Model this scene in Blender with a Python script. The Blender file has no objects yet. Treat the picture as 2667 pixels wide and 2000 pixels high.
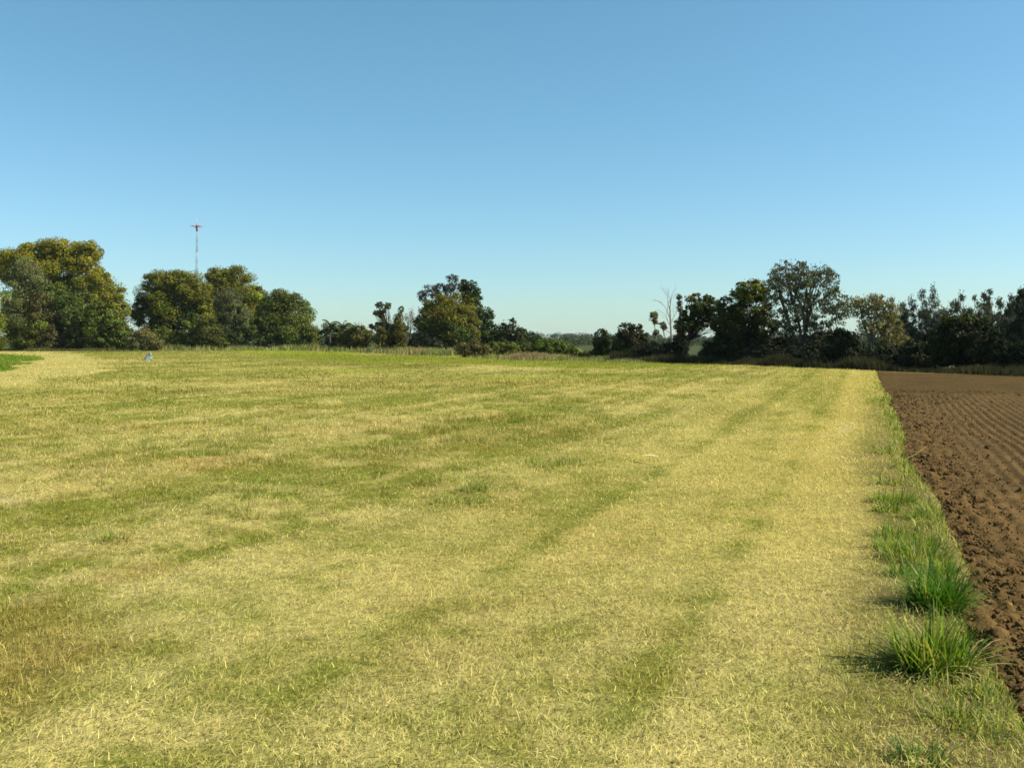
import bpy, math, random
import numpy as np
R = np.random.default_rng(7)
random.seed(7)
rad = math.radians
sc = bpy.context.scene
COL = sc.collection

# ------------------------------------------------------------------ camera model (used to survey points)
W, H, LENS, HOR, CAMZ = 2667.0, 2000.0, 33.0, 886.0, 1.7
F = W * LENS / 36.0
TH = math.atan((H / 2 - HOR) / F)
CT, ST = math.cos(TH), math.sin(TH)

def ray(px, py):
    a, b = (px - W / 2) / F, (H / 2 - py) / F
    return np.array([a, CT + b * ST, -ST + b * CT])

def G(px, py):
    """ground point seen at a pixel of the photograph"""
    r = ray(px, py)
    t = -CAMZ / r[2]
    return r[0] * t, r[1] * t

def AT(px, py, d):
    """point at depth d (metres along +Y)"""
    r = ray(px, py)
    t = d / r[1]
    return np.array([r[0] * t, d, CAMZ + r[2] * t])

def SIZE(d):
    return d / F

# ------------------------------------------------------------------ noise
def _h(ix, iy, s):
    n = (ix.astype(np.int64) * 374761393 + iy.astype(np.int64) * 668265263 + s * 1442695041) & 0xFFFFFFFF
    n = ((n ^ (n >> 13)) * 1274126177) & 0xFFFFFFFF
    n = n ^ (n >> 16)
    return (n & 0xFFFFFF) / float(0xFFFFFF)

def vn(x, y, s=0):
    x = np.asarray(x, float); y = np.asarray(y, float)
    ix, iy = np.floor(x), np.floor(y)
    fx, fy = x - ix, y - iy
    fx = fx * fx * (3 - 2 * fx); fy = fy * fy * (3 - 2 * fy)
    a, b = _h(ix, iy, s), _h(ix + 1, iy, s)
    c, d = _h(ix, iy + 1, s), _h(ix + 1, iy + 1, s)
    return (a * (1 - fx) + b * fx) * (1 - fy) + (c * (1 - fx) + d * fx) * fy

def fbm(x, y, s=0, o=4):
    t, a, n = 0, 0.5, 0
    for k in range(o):
        t = t + a * vn(x * 2 ** k + 17.3 * k, y * 2 ** k - 9.1 * k, s + k); n += a; a *= 0.5
    return t / n

def sstep(a, b, x):
    t = np.clip((x - a) / (b - a), 0, 1)
    return t * t * (3 - 2 * t)

# ------------------------------------------------------------------ object helpers
def link(o, parent=None):
    COL.objects.link(o)
    if parent is not None:
        o.parent = parent
    return o

def tag(o, label=None, cat=None, group=None, kind=None):
    if label: o['label'] = label
    if cat: o['category'] = cat
    if group: o['group'] = group
    if kind: o['kind'] = kind
    return o

def empty(name, loc):
    o = bpy.data.objects.new(name, None)
    o.location = [float(v) for v in loc]
    o.empty_display_size = 0.3
    return link(o)

def mesh(name, v, loops, counts, mat, col=None, parent=None, smooth=False, origin=None):
    v = np.asarray(v, np.float32)
    if origin is not None:
        v = v - np.asarray(origin, np.float32)
    loops = np.asarray(loops, np.int32).ravel(); counts = np.asarray(counts, np.int32)
    me = bpy.data.meshes.new(name)
    me.vertices.add(len(v)); me.vertices.foreach_set('co', v.ravel())
    me.loops.add(len(loops)); me.loops.foreach_set('vertex_index', loops)
    me.polygons.add(len(counts))
    st = np.zeros(len(counts), np.int32); st[1:] = np.cumsum(counts)[:-1]
    me.polygons.foreach_set('loop_start', st)
    if smooth:
        me.polygons.foreach_set('use_smooth', np.ones(len(counts), bool))
    if col is not None:
        at = me.color_attributes.new('col', 'FLOAT_COLOR', 'POINT')
        c = np.ones((len(v), 4), np.float32); c[:, :3] = np.clip(col, 0, 1)
        at.data.foreach_set('color', c.ravel())
    me.update(calc_edges=True)
    me.materials.append(mat)
    o = bpy.data.objects.new(name, me)
    return link(o, parent)

class Geo:
    """collects quads / tris / tubes into ONE mesh"""
    def __init__(s): s.v, s.l, s.c, s.k, s.n = [], [], [], [], 0
    def add(s, v, faces, col):
        v = np.asarray(v, float)
        s.v.append(v); s.k.append(np.tile(np.asarray(col, float), (len(v), 1)) if np.ndim(col) == 1 else np.asarray(col, float))
        for f in faces:
            s.l.extend([i + s.n for i in f]); s.c.append(len(f))
        s.n += len(v)
    def tube(s, pts, rs, col, n=7, cap=True):
        pts = [np.asarray(p, float) for p in pts]
        vs, fs = [], []
        for i, p in enumerate(pts):
            d = pts[min(i + 1, len(pts) - 1)] - pts[max(i - 1, 0)]
            d = d / (np.linalg.norm(d) + 1e-9)
            a = np.cross(d, [0.31, 0.95, 0.05] if abs(d[2]) > 0.5 else [0, 0, 1.0]); a /= np.linalg.norm(a) + 1e-9
            b = np.cross(d, a)
            for k in range(n):
                t = 2 * math.pi * k / n
                vs.append(p + rs[i] * (math.cos(t) * a + math.sin(t) * b))
        for i in range(len(pts) - 1):
            for k in range(n):
                fs.append((i * n + k, i * n + (k + 1) % n, (i + 1) * n + (k + 1) % n, (i + 1) * n + k))
        if cap:
            fs.append(tuple(range(n))[::-1]); fs.append(tuple((len(pts) - 1) * n + k for k in range(n)))
        s.add(vs, fs, col)
    def build(s, name, mat, parent=None, origin=None, smooth=True):
        return mesh(name, np.concatenate(s.v), s.l, s.c, mat, np.concatenate(s.k), parent, smooth, origin)

# ------------------------------------------------------------------ materials
def newmat(name):
    m = bpy.data.materials.new(name); m.use_nodes = True
    nt = m.node_tree; nt.nodes.clear()
    return m, nt, nt.nodes.new, nt.links.new

def leaf_mat(name, trans=0.3, rough=0.55, spec=0.25, nscale=1.5, amp=0.35, tcol=(1.25, 1.2, 0.6)):
    m, nt, N, L = newmat(name)
    out = N('ShaderNodeOutputMaterial')
    at = N('ShaderNodeAttribute'); at.attribute_name = 'col'
    geo = N('ShaderNodeNewGeometry')
    no = N('ShaderNodeTexNoise'); no.inputs['Scale'].default_value = nscale; no.inputs['Detail'].default_value = 3
    L(geo.outputs['Position'], no.inputs['Vector'])
    mr = N('ShaderNodeMapRange'); mr.inputs['To Min'].default_value = 1 - amp; mr.inputs['To Max'].default_value = 1 + amp
    L(no.outputs['Fac'], mr.inputs['Value'])
    mx = N('ShaderNodeMix'); mx.data_type = 'RGBA'; mx.blend_type = 'MULTIPLY'; mx.inputs[0].default_value = 1
    L(at.outputs['Color'], mx.inputs[6]); L(mr.outputs['Result'], mx.inputs[7])
    pb = N('ShaderNodeBsdfPrincipled'); pb.inputs['Roughness'].default_value = rough
    pb.inputs['Specular IOR Level'].default_value = spec
    L(mx.outputs[2], pb.inputs['Base Color'])
    tr = N('ShaderNodeBsdfTranslucent')
    tm = N('ShaderNodeMix'); tm.data_type = 'RGBA'; tm.blend_type = 'MULTIPLY'; tm.inputs[0].default_value = 1
    tm.inputs[7].default_value = (*tcol, 1)
    L(mx.outputs[2], tm.inputs[6]); L(tm.outputs[2], tr.inputs['Color'])
    ms = N('ShaderNodeMixShader'); ms.inputs[0].default_value = trans
    L(pb.outputs[0], ms.inputs[1]); L(tr.outputs[0], ms.inputs[2]); L(ms.outputs[0], out.inputs[0])
    return m

def solid_mat(name, rough=0.85, spec=0.15, nscale=4.0, amp=0.3, bump=0.3, bscale=12.0, bdist=0.02, detail=6):
    m, nt, N, L = newmat(name)
    out = N('ShaderNodeOutputMaterial')
    at = N('ShaderNodeAttribute'); at.attribute_name = 'col'
    geo = N('ShaderNodeNewGeometry')
    no = N('ShaderNodeTexNoise'); no.inputs['Scale'].default_value = nscale; no.inputs['Detail'].default_value = detail
    L(geo.outputs['Position'], no.inputs['Vector'])
    mr = N('ShaderNodeMapRange'); mr.inputs['From Min'].default_value = 0.25; mr.inputs['From Max'].default_value = 0.75
    mr.inputs['To Min'].default_value = 1 - amp; mr.inputs['To Max'].default_value = 1 + amp
    L(no.outputs['Fac'], mr.inputs['Value'])
    mx = N('ShaderNodeMix'); mx.data_type = 'RGBA'; mx.blend_type = 'MULTIPLY'; mx.inputs[0].default_value = 1
    L(at.outputs['Color'], mx.inputs[6]); L(mr.outputs['Result'], mx.inputs[7])
    pb = N('ShaderNodeBsdfPrincipled'); pb.inputs['Roughness'].default_value = rough
    pb.inputs['Specular IOR Level'].default_value = spec
    L(mx.outputs[2], pb.inputs['Base Color'])
    nb = N('ShaderNodeTexNoise'); nb.inputs['Scale'].default_value = bscale; nb.inputs['Detail'].default_value = 8
    L(geo.outputs['Position'], nb.inputs['Vector'])
    bp = N('ShaderNodeBump'); bp.inputs['Strength'].default_value = bump; bp.inputs['Distance'].default_value = bdist
    L(nb.outputs['Fac'], bp.inputs['Height']); L(bp.outputs[0], pb.inputs['Normal'])
    L(pb.outputs[0], out.inputs[0])
    return m

M_GRASS = leaf_mat('grass_blades', 0.33, 0.75, 0.08, 3.0, 0.12, (1.1, 1.1, 0.7))
M_CLUMP = leaf_mat('green_grass_blades', 0.32, 0.65, 0.12, 9.0, 0.2, (1.2, 1.3, 0.5))
M_LEAF = leaf_mat('tree_leaves', 0.16, 0.65, 0.10, 0.5, 0.30)
M_LEAFR = leaf_mat('gum_leaves', 0.18, 0.65, 0.10, 1.2, 0.25)
M_FAR = leaf_mat('far_leaves', 0.15, 0.7, 0.1, 0.05, 0.25)
M_BARK = solid_mat('bark', 0.9, 0.1, 2.5, 0.35, 0.5, 9.0, 0.03)
M_FIELD = solid_mat('thatch', 0.95, 0.05, 14.0, 0.35, 0.6, 40.0, 0.03)
M_SOIL = solid_mat('ploughed_earth', 0.95, 0.05, 7.0, 0.22, 0.7, 55.0, 0.02)
M_PAINT = solid_mat('painted_steel', 0.5, 0.4, 0.3, 0.08, 0.05, 3.0, 0.01)
M_SACK = solid_mat('plastic_film', 0.35, 0.5, 6.0, 0.12, 0.5, 14.0, 0.02)

# ------------------------------------------------------------------ field survey: the soil edge runs dead straight
EX0, EY0 = G(2640, 1850)
EX1, EY1 = G(2281, 968)
EL = math.hypot(EX1 - EX0, EY1 - EY0)
EDX, EDY = (EX1 - EX0) / EL, (EY1 - EY0) / EL
def UV(x, y):
    """u: metres into the grass from the soil edge (negative over soil), v: along the edge"""
    dx, dy = x - EX0, y - EY0
    return -(dx * EDY - dy * EDX), dx * EDX + dy * EDY
def XY(u, v):
    return EX0 + v * EDX - u * EDY, EY0 + v * EDY + u * EDX
def edge_wobble(v):
    return 0.6 * (0.16 * (vn(v * 2.1, v * 0 + 3.3, 5) - 0.5) + 0.34 * (vn(v * 0.6, v * 0 + 1.1, 6) - 0.5) + .3 * (vn(v * .2, v * 0 + 5.1, 7) - .5)) * sstep(46, 30, v)

def world_poly(px):
    return np.array([G(a, b) for a, b in px])
def in_poly(x, y, P):
    ins = np.zeros(np.shape(x), bool)
    j = len(P) - 1
    for i in range(len(P)):
        xi, yi, xj, yj = P[i][0], P[i][1], P[j][0], P[j][1]
        c = ((yi > y) != (yj > y)) & (x < (xj - xi) * (y - yi) / (yj - yi + 1e-12) + xi)
        ins ^= c
        j = i
    return ins
PG = world_poly([(-90, 921), (40, 924), (85, 932), (95, 940), (70, 953), (30, 962), (-90, 976)])
PT = world_poly([(-90, 909), (120, 914), (235, 926), (285, 946), (275, 968), (170, 985), (60, 1003), (-90, 1022)])
PL = world_poly([(560, 909), (760, 906), (900, 909), (1010, 917), (880, 924), (640, 920)])
PS = world_poly([(690, 925), (950, 926), (1250, 933), (1700, 944), (1900, 952), (1620, 962), (1200, 950), (850, 942)])
# patches of the field: (px, py, half width, half height, kind, amount); kind g green, s straw, b brown, l lime
BLOBS = [(100,1100,190,20,'g',.5),(340,1088,110,14,'g',.5),(30,1140,90,18,'g',.5),(430,1182,130,26,'g',.4),(560,1205,110,22,'b',.4),
 (1000,1230,260,24,'g',.35),(850,1258,160,22,'g',.35),(1220,1290,110,28,'g',.4),(1440,1190,110,22,'g',.4),(960,1385,120,34,'g',.45),
 (300,1420,70,18,'g',.4),(60,1330,80,18,'g',.4),(700,972,210,6,'g',.4),(450,985,120,7,'g',.4),(2085,1200,50,110,'g',.35),
 (1500,1700,240,60,'g',.5),(1720,1560,150,45,'g',.3),(2080,1830,230,150,'g',.75),(1000,1650,140,45,'g',.2),(570,1870,90,28,'g',.4),
 (80,1740,220,180,'b',.7),(40,1610,160,90,'b',.55),(330,1480,90,26,'b',.5),(300,1860,160,60,'s',.4),(500,1075,220,10,'s',.6),(760,1092,120,9,'s',.4),(120,1290,220,36,'s',.45),
 (900,1335,120,22,'s',.2),(1310,1240,80,11,'s',.6),(640,1455,160,28,'s',.5),(380,1910,320,60,'s',.6),(1100,1500,220,60,'s',.4),
 (1880,1130,260,45,'s',.4),(2190,1110,55,150,'s',.5),(620,1040,210,8,'s',.5),(1750,1200,180,40,'s',.4),(900,966,150,4,'l',.7),(1340,986,90,6,'l',.7),
 (1550,985,60,5,'l',.6),(1100,960,200,5,'g',.5),(1360,1090,18,7,'g',.7),(1250,1150,60,10,'g',.3),(1700,1010,260,6,'s',.3),(150,950,110,14,'s',.3),(1950,980,200,4,'g',.4),(1300,1000,250,5,'b',.3)]
BW = []
for (a, b, rx, ry, k, amt) in BLOBS:
    X, Y = G(a, b); d = Y
    BW.append((X, Y, rx * d / F, ry * d * d / (F * CAMZ), k, amt))

U_ROW, _ = UV(*G(530, 1387))
STRAW = np.array([0.60, 0.517, 0.178]); GOLD = np.array([0.585, 0.475, 0.122]); GREEN = np.array([0.235, 0.258, 0.034])
BROWN = np.array([0.36, 0.205, 0.066]); LIME = np.array([0.33, 0.37, 0.028]); LUSH = np.array([0.18, 0.245, 0.026]); PALE = np.array([0.66, 0.59, 0.30])

def field_state(x, y):
    """returns weights: dry 0..1, brown, lime, lush, gold (all real colours of the sward)"""
    u, v = UV(x, y)
    wk = np.clip(y / 12, .35, 1.6); wx = x + wk * (fbm(x / 1.5, y / 1.5, 31, 3) - .5); wy = y + wk * 1.4 * (fbm(x / 1.5, y / 1.5, 41, 3) - .5)
    st = vn(u / 1.15 + 0.6 * vn(u / 5, v / 14, 3), v / 28, 11)
    st2 = vn(u / 0.33, v / 5.5, 12)
    big = fbm(x / 7, y / 7, 13, 3); mid = fbm(x / 1.5, y / 1.5, 14, 3); fine = fbm(x / 0.32, y / 0.32, 15, 3)
    s3 = vn(u / 2.6 + 4, v / 45, 16)
    mid2 = fbm(x / .62, y / .75, 24, 3)
    dry = 0.535 + 0.26 * (st - .5) + 0.42 * (st2 - .5) + 0.20 * (s3 - .5) + 0.18 * (big - .5) + 0.48 * (mid - .5) + .62 * (mid2 - .5) + 1.0 * (fine - .5)
    dry = dry + (.6 * (fbm(x / 7 + 9, y / 8, 23, 2) - .5) + .5 * (vn(x / 3.2, y / 4.5, 26) - .5)) * sstep(14, 35, y) + .6 * (fbm(x / .13, y / .13, 29, 2) - .5) * sstep(16, 8, y)
    # smooth mown lane beside the soil with two faint wheel lines, and thin raked rows of pale hay further out
    lane = sstep(6.0, 4.8, u + .8 * (big - .5)) * .88
    dry = dry + (0.64 - .10 * sstep(8, 5, y) + .34 * np.exp(-((u - 1.0) / .38) ** 2) * sstep(7, 14, v) - .16 * np.exp(-((u - 2.2) / .45) ** 2) * sstep(8, 12, v) * sstep(34, 24, v) + .30 * (st2 - .5) + .22 * (st - .5) + .55 * (fine - .5) - dry) * lane
    for uw in (1.55, 3.15): dry = dry - .22 * np.exp(-((u - uw + .25 * (vn(v / 9, u * 0, 17) - .5)) / .16) ** 2)
    ur = (u - U_ROW + 1.1 * (vn(v / 16, u * 0 + 2, 18) - .5)) / 2.75
    row = np.exp(-((ur - np.round(ur)) * 2.75 / .17) ** 2) * sstep(5.2, 6.4, u) * sstep(.38, .62, fbm(u / 2.75, v / 6, 19, 2))
    dry = dry + .5 * row
    brown = 0.15 * (1 - .7 * lane) + (1 - .6 * lane) * 0.7 * (fbm(x / 2.6, y / 2.6, 21, 3) - .5) + .45 * (fbm(x / .3, y / .3, 22, 2) - .5)
    lime = np.zeros_like(dry); lush = np.zeros_like(dry)
    for (bx, by, rx, ry, k, amt) in BW:
        q = ((wx - bx) / rx) ** 2 + ((wy - by) / ry) ** 2
        wgt = amt * np.exp(-q)
        if k == 'g': dry = dry - wgt * 0.28
        elif k == 's': dry = dry + wgt * 0.55; brown = brown - wgt * .4
        elif k == 'b': brown = brown + wgt; dry = dry - wgt * .1
        else: lime = lime + wgt
    far = sstep(45, 95, y)
    dry = dry - 0.34 * far - 0.10 * sstep(9, 25, y)
    gold = 0.28 + 0.62 * sstep(6.0, 0.5, u) * sstep(4, 12, y) + 0.6 * (fbm(x / 4, y / 4, 51, 2) - .5)
    k = 3.0 * (y / 60) ** 1.3
    wx2 = x + (fbm(x / 4, y / 4, 61, 2) - .5) * 2 * k * .4; wy2 = y + (fbm(x / 4, y / 4, 71, 2) - .5) * 5
    t = in_poly(wx2, wy2, PT); g = in_poly(wx2, wy2, PG); l = in_poly(wx2, wy2, PL); s_ = in_poly(wx2, wy2, PS)
    dry = np.where(t & ~g, 0.86 + 0.5 * (st2 - .5) + .5 * (mid - .5), dry); brown = np.where(t, 0.05, brown)
    lush = np.where(g, 1.0, lush); lime = np.where(l, 0.95, lime)
    dry = np.where(s_, dry - 0.5, dry); lime = np.where(s_, lime + 0.36, lime)
    # green verge beside the soil
    ve = sstep(0.75, 0.2, u + 1.1 * (mid - .5) + .5 * (fbm(x / 2.2, y / 2.2, 95, 2) - .5)) * sstep(-0.5, 0.0, u) * sstep(30, 9, v)
    dry = dry - ve * 0.38
    lush = np.maximum(lush, ve * 0.20)
    return dry, np.clip(brown, 0, 1), np.clip(lime, 0, 1), np.clip(lush, 0, 1), np.clip(gold, 0, 1)

def field_colour(x, y, jitter=0.0, rng=R):
    dry, brown, lime, lush, gold = field_state(x, y)
    n = len(x)
    if jitter:
        dry = dry + rng.normal(0, 0.36 * jitter, n)
        brown = brown + rng.normal(0, 0.2 * jitter, n)
    d = sstep(0.12, 0.78, dry)[:, None]
    straw = STRAW + (GOLD - STRAW) * gold[:, None]
    straw = straw + (PALE - straw) * sstep(0.95, 1.35, dry)[:, None] * 0.45
    c = GREEN + (straw - GREEN) * d
    c = c + (BROWN - c) * (np.clip(brown, 0, 1) * 0.62)[:, None]
    c = c + (LIME - c) * lime[:, None]
    c = c + (LUSH - c) * lush[:, None]
    return c, dry

ROW = [(1500, 900), (1540, 937), (1650, 941), (1780, 945), (2030, 953), (2280, 963), (2667, 977), (2900, 983)]
def behind_row(x, y):
    px = x / np.maximum(y, 1) * F + W / 2
    py = np.interp(px, [p[0] for p in ROW], [p[1] for p in ROW])
    return y - CAMZ * F / (py - HOR)

def field_h(x, y):
    u, v = UV(x, y)
    a = 0.05 * (fbm(x / 6, y / 6, 81, 2) - .5) + 0.035 * (fbm(x / 0.9, y / 0.9, 82, 3) - .5)
    tus = sstep(3.0, 7.0, u) * sstep(60, 25, y)
    a = a + (.25 + .75 * tus) * (0.055 * (fbm(x / .26, y / .26, 83, 2) - .5) + .02 * (vn(x / .09, y / .09, 84) - .5)) * sstep(50, 12, y)
    a = a + 0.05 * (vn(u / 1.15 + 0.6 * vn(u / 5, v / 14, 3), v / 28, 11) - .5)
    a = a * sstep(400, 120, y)
    return a - 0.18 * sstep(0.0, -0.13, u + edge_wobble(v))

# ------------------------------------------------------------------ field: one sheet out to the horizon
rows = np.concatenate([np.linspace(-12, 2.6, 16), np.exp(np.linspace(math.log(2.8), math.log(170), 520)), np.exp(np.linspace(math.log(175), math.log(5000), 50))])
nc = 420
t = np.linspace(-1, 1, nc)
yy = np.repeat(rows, nc); xx = (np.tile(t, len(rows))) * (0.72 * np.abs(yy) + 9)
fc, _ = field_colour(xx, yy)
fz = field_h(xx, yy)
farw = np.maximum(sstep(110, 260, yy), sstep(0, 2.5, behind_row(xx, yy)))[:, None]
uf, vf = UV(xx, yy)
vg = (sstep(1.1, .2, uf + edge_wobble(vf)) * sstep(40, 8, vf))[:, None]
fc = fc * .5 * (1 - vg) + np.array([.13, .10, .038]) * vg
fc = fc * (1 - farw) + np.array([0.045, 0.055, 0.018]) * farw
def grid_faces(nr, ncol):
    i = np.arange(nr - 1)[:, None] * ncol + np.arange(ncol - 1)[None, :]
    return np.stack([i, i + 1, i + ncol + 1, i + ncol], -1).reshape(-1, 4)
gf = grid_faces(len(rows), nc)
o = mesh('field', np.stack([xx, yy, fz], 1), gf, np.full(len(gf), 4), M_FIELD, fc, smooth=True)
tag(o, 'broad mown hay field of dry straw and green stubble', None, None, 'structure')

# ------------------------------------------------------------------ grass blades
def blades(root, ang, lean, length, width, col, bend=0.5, rng=R, tipcol=None):
    """two-segment bent blades: root (n,3), heading ang, lean from vertical"""
    n = len(root)
    hd = np.stack([np.cos(ang), np.sin(ang), np.zeros(n)], 1)
    def dirv(l): return hd * np.sin(l)[:, None] + np.array([0, 0, 1.0]) * np.cos(l)[:, None]
    l1 = lean * (1 - bend * .5); l2 = np.clip(lean * (1 + bend) + 0.5 * bend, 0, 1.72)
    mid = root + dirv(l1) * (length * .55)[:, None]
    tip = mid + dirv(l2) * (length * .45)[:, None]
    fa = ang + rng.uniform(0.9, 2.2, n)
    wv = np.stack([np.cos(fa), np.sin(fa), np.zeros(n)], 1) * (width * .5)[:, None]
    v = np.stack([root - wv, root + wv, mid + wv * .8, mid - wv * .8, tip], 1).reshape(-1, 3)
    b = (np.arange(n) * 5)[:, None]
    loops = (b + np.array([0, 1, 2, 3, 3, 2, 4])[None, :])
    counts = np.tile([4, 3], n)
    c = np.repeat(col, 5, 0)
    return v, loops.ravel(), counts, c

def sample_depth(n, d0, d1, p, rng=R):
    a = 2 - p
    q = rng.random(n)
    return (d0 ** a + q * (d1 ** a - d0 ** a)) ** (1 / a)

NB = 1450000
d = sample_depth(NB, 3.0, 150.0, 1.78)
x = R.uniform(-1, 1, NB) * (0.585 * d + 2.6)
y = d
u, v_ = UV(x, y)
keep = (u + edge_wobble(v_) > -0.05) & (behind_row(x, y) < R.uniform(0, 3, len(x)))
x, y, u, v_, d = x[keep], y[keep], u[keep], v_[keep], d[keep]
n = len(x)
c, dry = field_colour(x, y, 1.0)
_, brown0, lime0, lush0, _ = field_state(x, y)
c = c * np.exp(R.normal(0, 0.21, n))[:, None]
z = field_h(x, y)
sc_ = np.maximum(1, d / 6.0)
width = 0.0032 * sc_ ** 0.93 * R.uniform(0.7, 1.35, n)
lay = (R.random(n) < np.clip(0.38 + 0.6 * (dry - .45), 0.2, 0.75)) & (lush0 < .4) & (brown0 < .75)
hgt = np.where(lay, R.uniform(0.018, 0.055, n) * (1 + 1.2 * (R.random(n) < .06)), R.uniform(0.014, 0.042, n) * (1 + 1.9 * brown0 ** 1.5 + 0.9 * lush0))
tuft = sstep(.54, .70, fbm(x / .24, y / .24, 27, 2)) * sstep(.36, .54, fbm(x / 2.0, y / 2.0, 28, 2)) * sstep(3.0, 5.5, u)
hgt = np.where(lay & (tuft > .4) & (R.random(n) < .6), R.uniform(.03, .06, n), hgt) * (1 + 1.5 * tuft)
c = c * (1 - .28 * tuft[:, None] * np.array([1, .85, .9]))
hgt *= np.where(R.random(n) < 0.03, 2.0, 1.0) * np.clip(1 + 0.10 * (sc_ - 1), 1, 1.5)
swath = math.atan2(EDY, EDX)
ang = np.where(lay, swath + R.normal(0, 0.62, n) + np.where(R.random(n) < .5, math.pi, 0), 18.0 * vn(x / .17, y / .17, 85) + R.normal(0, .7, n))
lean = np.where(lay, R.uniform(1.05, 1.5, n), np.abs(R.normal(0.5, 0.32, n)))
root = np.stack([x, y, z - 0.008 + np.where(lay, R.uniform(0.008, 0.05, n), 0)], 1)
A = blades(root, ang, lean, hgt, width, c, np.where(lay, R.normal(0, .06, n), R.uniform(.05, .5, n)))
o = mesh('mown_grass', A[0], A[1], A[2], M_GRASS, A[3])
tag(o, 'short mown grass, part green and part dry straw, covering the field', 'grass', None, 'stuff')

# taller green blades of the verge next to the soil
NV = 14000
vv = sample_depth(NV, 1.0, 40.0, 1.5) - 1.5
uu = np.abs(R.normal(0.14, 0.24, NV)) - 0.08
wdt = 0.35 + 0.65 * vn(vv * 1.3, vv * 0 + 7.7, 91)
uu = uu * wdt
dens = vn(vv * 0.8, uu * 2, 92)
kp = (R.random(NV) < (0.25 + 1.1 * (dens - .3)) * sstep(40, 6, vv))
uu, vv = uu[kp], vv[kp]
x, y = XY(uu, vv); n = len(x)
z = field_h(x, y)
mixg = np.clip(R.normal(0.68, 0.42, n), 0, 1)[:, None]
c = np.array([0.46, 0.40, 0.14]) * (1 - mixg) + np.array([0.175, 0.232, 0.030]) * mixg
c = c * np.exp(R.normal(-.12, .36, n))[:, None]
ln = R.uniform(0.04, 0.16, n) * (0.6 + .6 * dens[kp])
A = blades(np.stack([x, y, z - .01], 1), R.uniform(0, 6.28, n), np.abs(R.normal(.5, .3, n)), ln, 0.006 * np.maximum(1, y / 7) ** .8 * R.uniform(.7, 1.3, n), c, 0.4)
o = mesh('verge_grass', A[0], A[1], A[2], M_CLUMP, A[3])
tag(o, 'ragged strip of green grass along the edge of the ploughed soil', 'grass', None, 'stuff')

# ------------------------------------------------------------------ ploughed soil
nr, ncl = 900, 230
vrow = np.exp(np.linspace(math.log(2.6), math.log(66), nr)) - 4.6
frac = np.linspace(0, 1, ncl) ** 1.15
um = 2.6 + 0.36 * np.maximum(vrow + 1.5, 0)
sv = np.repeat(vrow, ncl); su = (-0.75 + frac[None, :] * (um[:, None] + .75)).ravel()     # su: metres right of edge
x, y = XY(-su, sv)
# furrows follow the edge, bending a little towards the far headland
bendv = -0.005 * np.maximum(sv - 14, 0) ** 2
ph = (su + bendv * 0.4 + 0.10 * (fbm(su / 1.5, sv / 4, 101, 2) - .5)) / 0.18
fam = sstep(0.9, 2.0, su + 0.6 * (vn(sv / 3, su, 3) - .5)) * 0.75 + .25
head = sstep(24, 30, sv + 1.5 * (vn(su / 2, sv / 2, 8) - .5))
fur = (0.5 + 0.5 * np.sin(ph * 2 * math.pi)) ** 1.3 * 0.050 * fam * (1 - .8 * head)
fur = fur + head * 0.035 * np.sin((sv + 0.30 * su) / 0.75 * 2 * math.pi + 2 * vn(su / 3, sv, 4))
fur = fur + head * .03 * (fbm(su / 2.5, sv / .35, 161, 2) - .5)
cl = fbm(x / 0.16, y / 0.16, 111, 4); cl2 = fbm(x / 0.06, y / 0.06, 121, 3); cl3 = fbm(x / .5, y / .5, 131, 3)
rough = 0.30 + 0.80 * sstep(1.1, 0.15, su + .5 * (vn(sv / .8, su, 44) - .5))
z = -0.055 + fur + rough * (0.075 * (np.abs(cl - .5) * 2) ** .9 + 0.035 * (cl2 - .5) + 0.05 * (cl3 - .5))
pits = sstep(0.36, 0.28, fbm(x / 0.20, y / 0.13, 141, 2)); z = z - 0.05 * pits * rough * sstep(30, 12, sv)
z = z - 0.14 * sstep(0.10, -0.22, su - edge_wobble(sv) + .12 * (cl3 - .5))
tone = (0.75 + .5 * fbm(x / 0.8, y / 0.8, 151, 3))[:, None]
base = np.array([0.096, 0.0585, 0.0195]); gr = np.array([0.063, 0.040, 0.0115])
hz = (head * 0.8)[:, None]
c = (base * (1 - hz) + gr * hz) * tone
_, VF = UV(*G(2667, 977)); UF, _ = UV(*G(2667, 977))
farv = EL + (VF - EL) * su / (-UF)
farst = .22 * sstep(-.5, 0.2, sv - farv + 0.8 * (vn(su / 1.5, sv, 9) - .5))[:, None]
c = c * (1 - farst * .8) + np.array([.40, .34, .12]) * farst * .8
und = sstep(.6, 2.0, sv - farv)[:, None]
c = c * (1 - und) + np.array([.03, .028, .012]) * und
gf = grid_faces(nr, ncl)
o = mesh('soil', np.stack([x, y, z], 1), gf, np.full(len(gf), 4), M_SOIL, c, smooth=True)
tag(o, 'freshly ploughed brown soil with furrows beside the hay field', None, None, 'structure')

# loose clods
ico = [(-.526, .85, 0), (.526, .85, 0), (-.526, -.85, 0), (.526, -.85, 0), (0, -.526, .85), (0, .526, .85), (0, -.526, -.85), (0, .526, -.85), (.85, 0, -.526), (.85, 0, .526), (-.85, 0, -.526), (-.85, 0, .526)]
icf = np.array([(0,11,5),(0,5,1),(0,1,7),(0,7,10),(0,10,11),(1,5,9),(5,11,4),(11,10,2),(10,7,6),(7,1,8),(3,9,4),(3,4,2),(3,2,6),(3,6,8),(3,8,9),(4,9,5),(2,4,11),(6,2,10),(8,6,7),(9,8,1)])
NC = 11000
cv = sample_depth(NC, 2.6, 34, 1.6) - 3.4
cu = np.abs(R.normal(0, 1.0, NC)) * (0.45 + 0.055 * np.maximum(cv + 3, 0)) - .10 + edge_wobble(cv)
x, y = XY(-cu, cv)
size = 0.006 * np.exp(R.normal(0, .55, NC)) * np.maximum(1, (cv + 4) / 9) ** .7 * (1 + 1.0 * sstep(.9, .1, cu))
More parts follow.
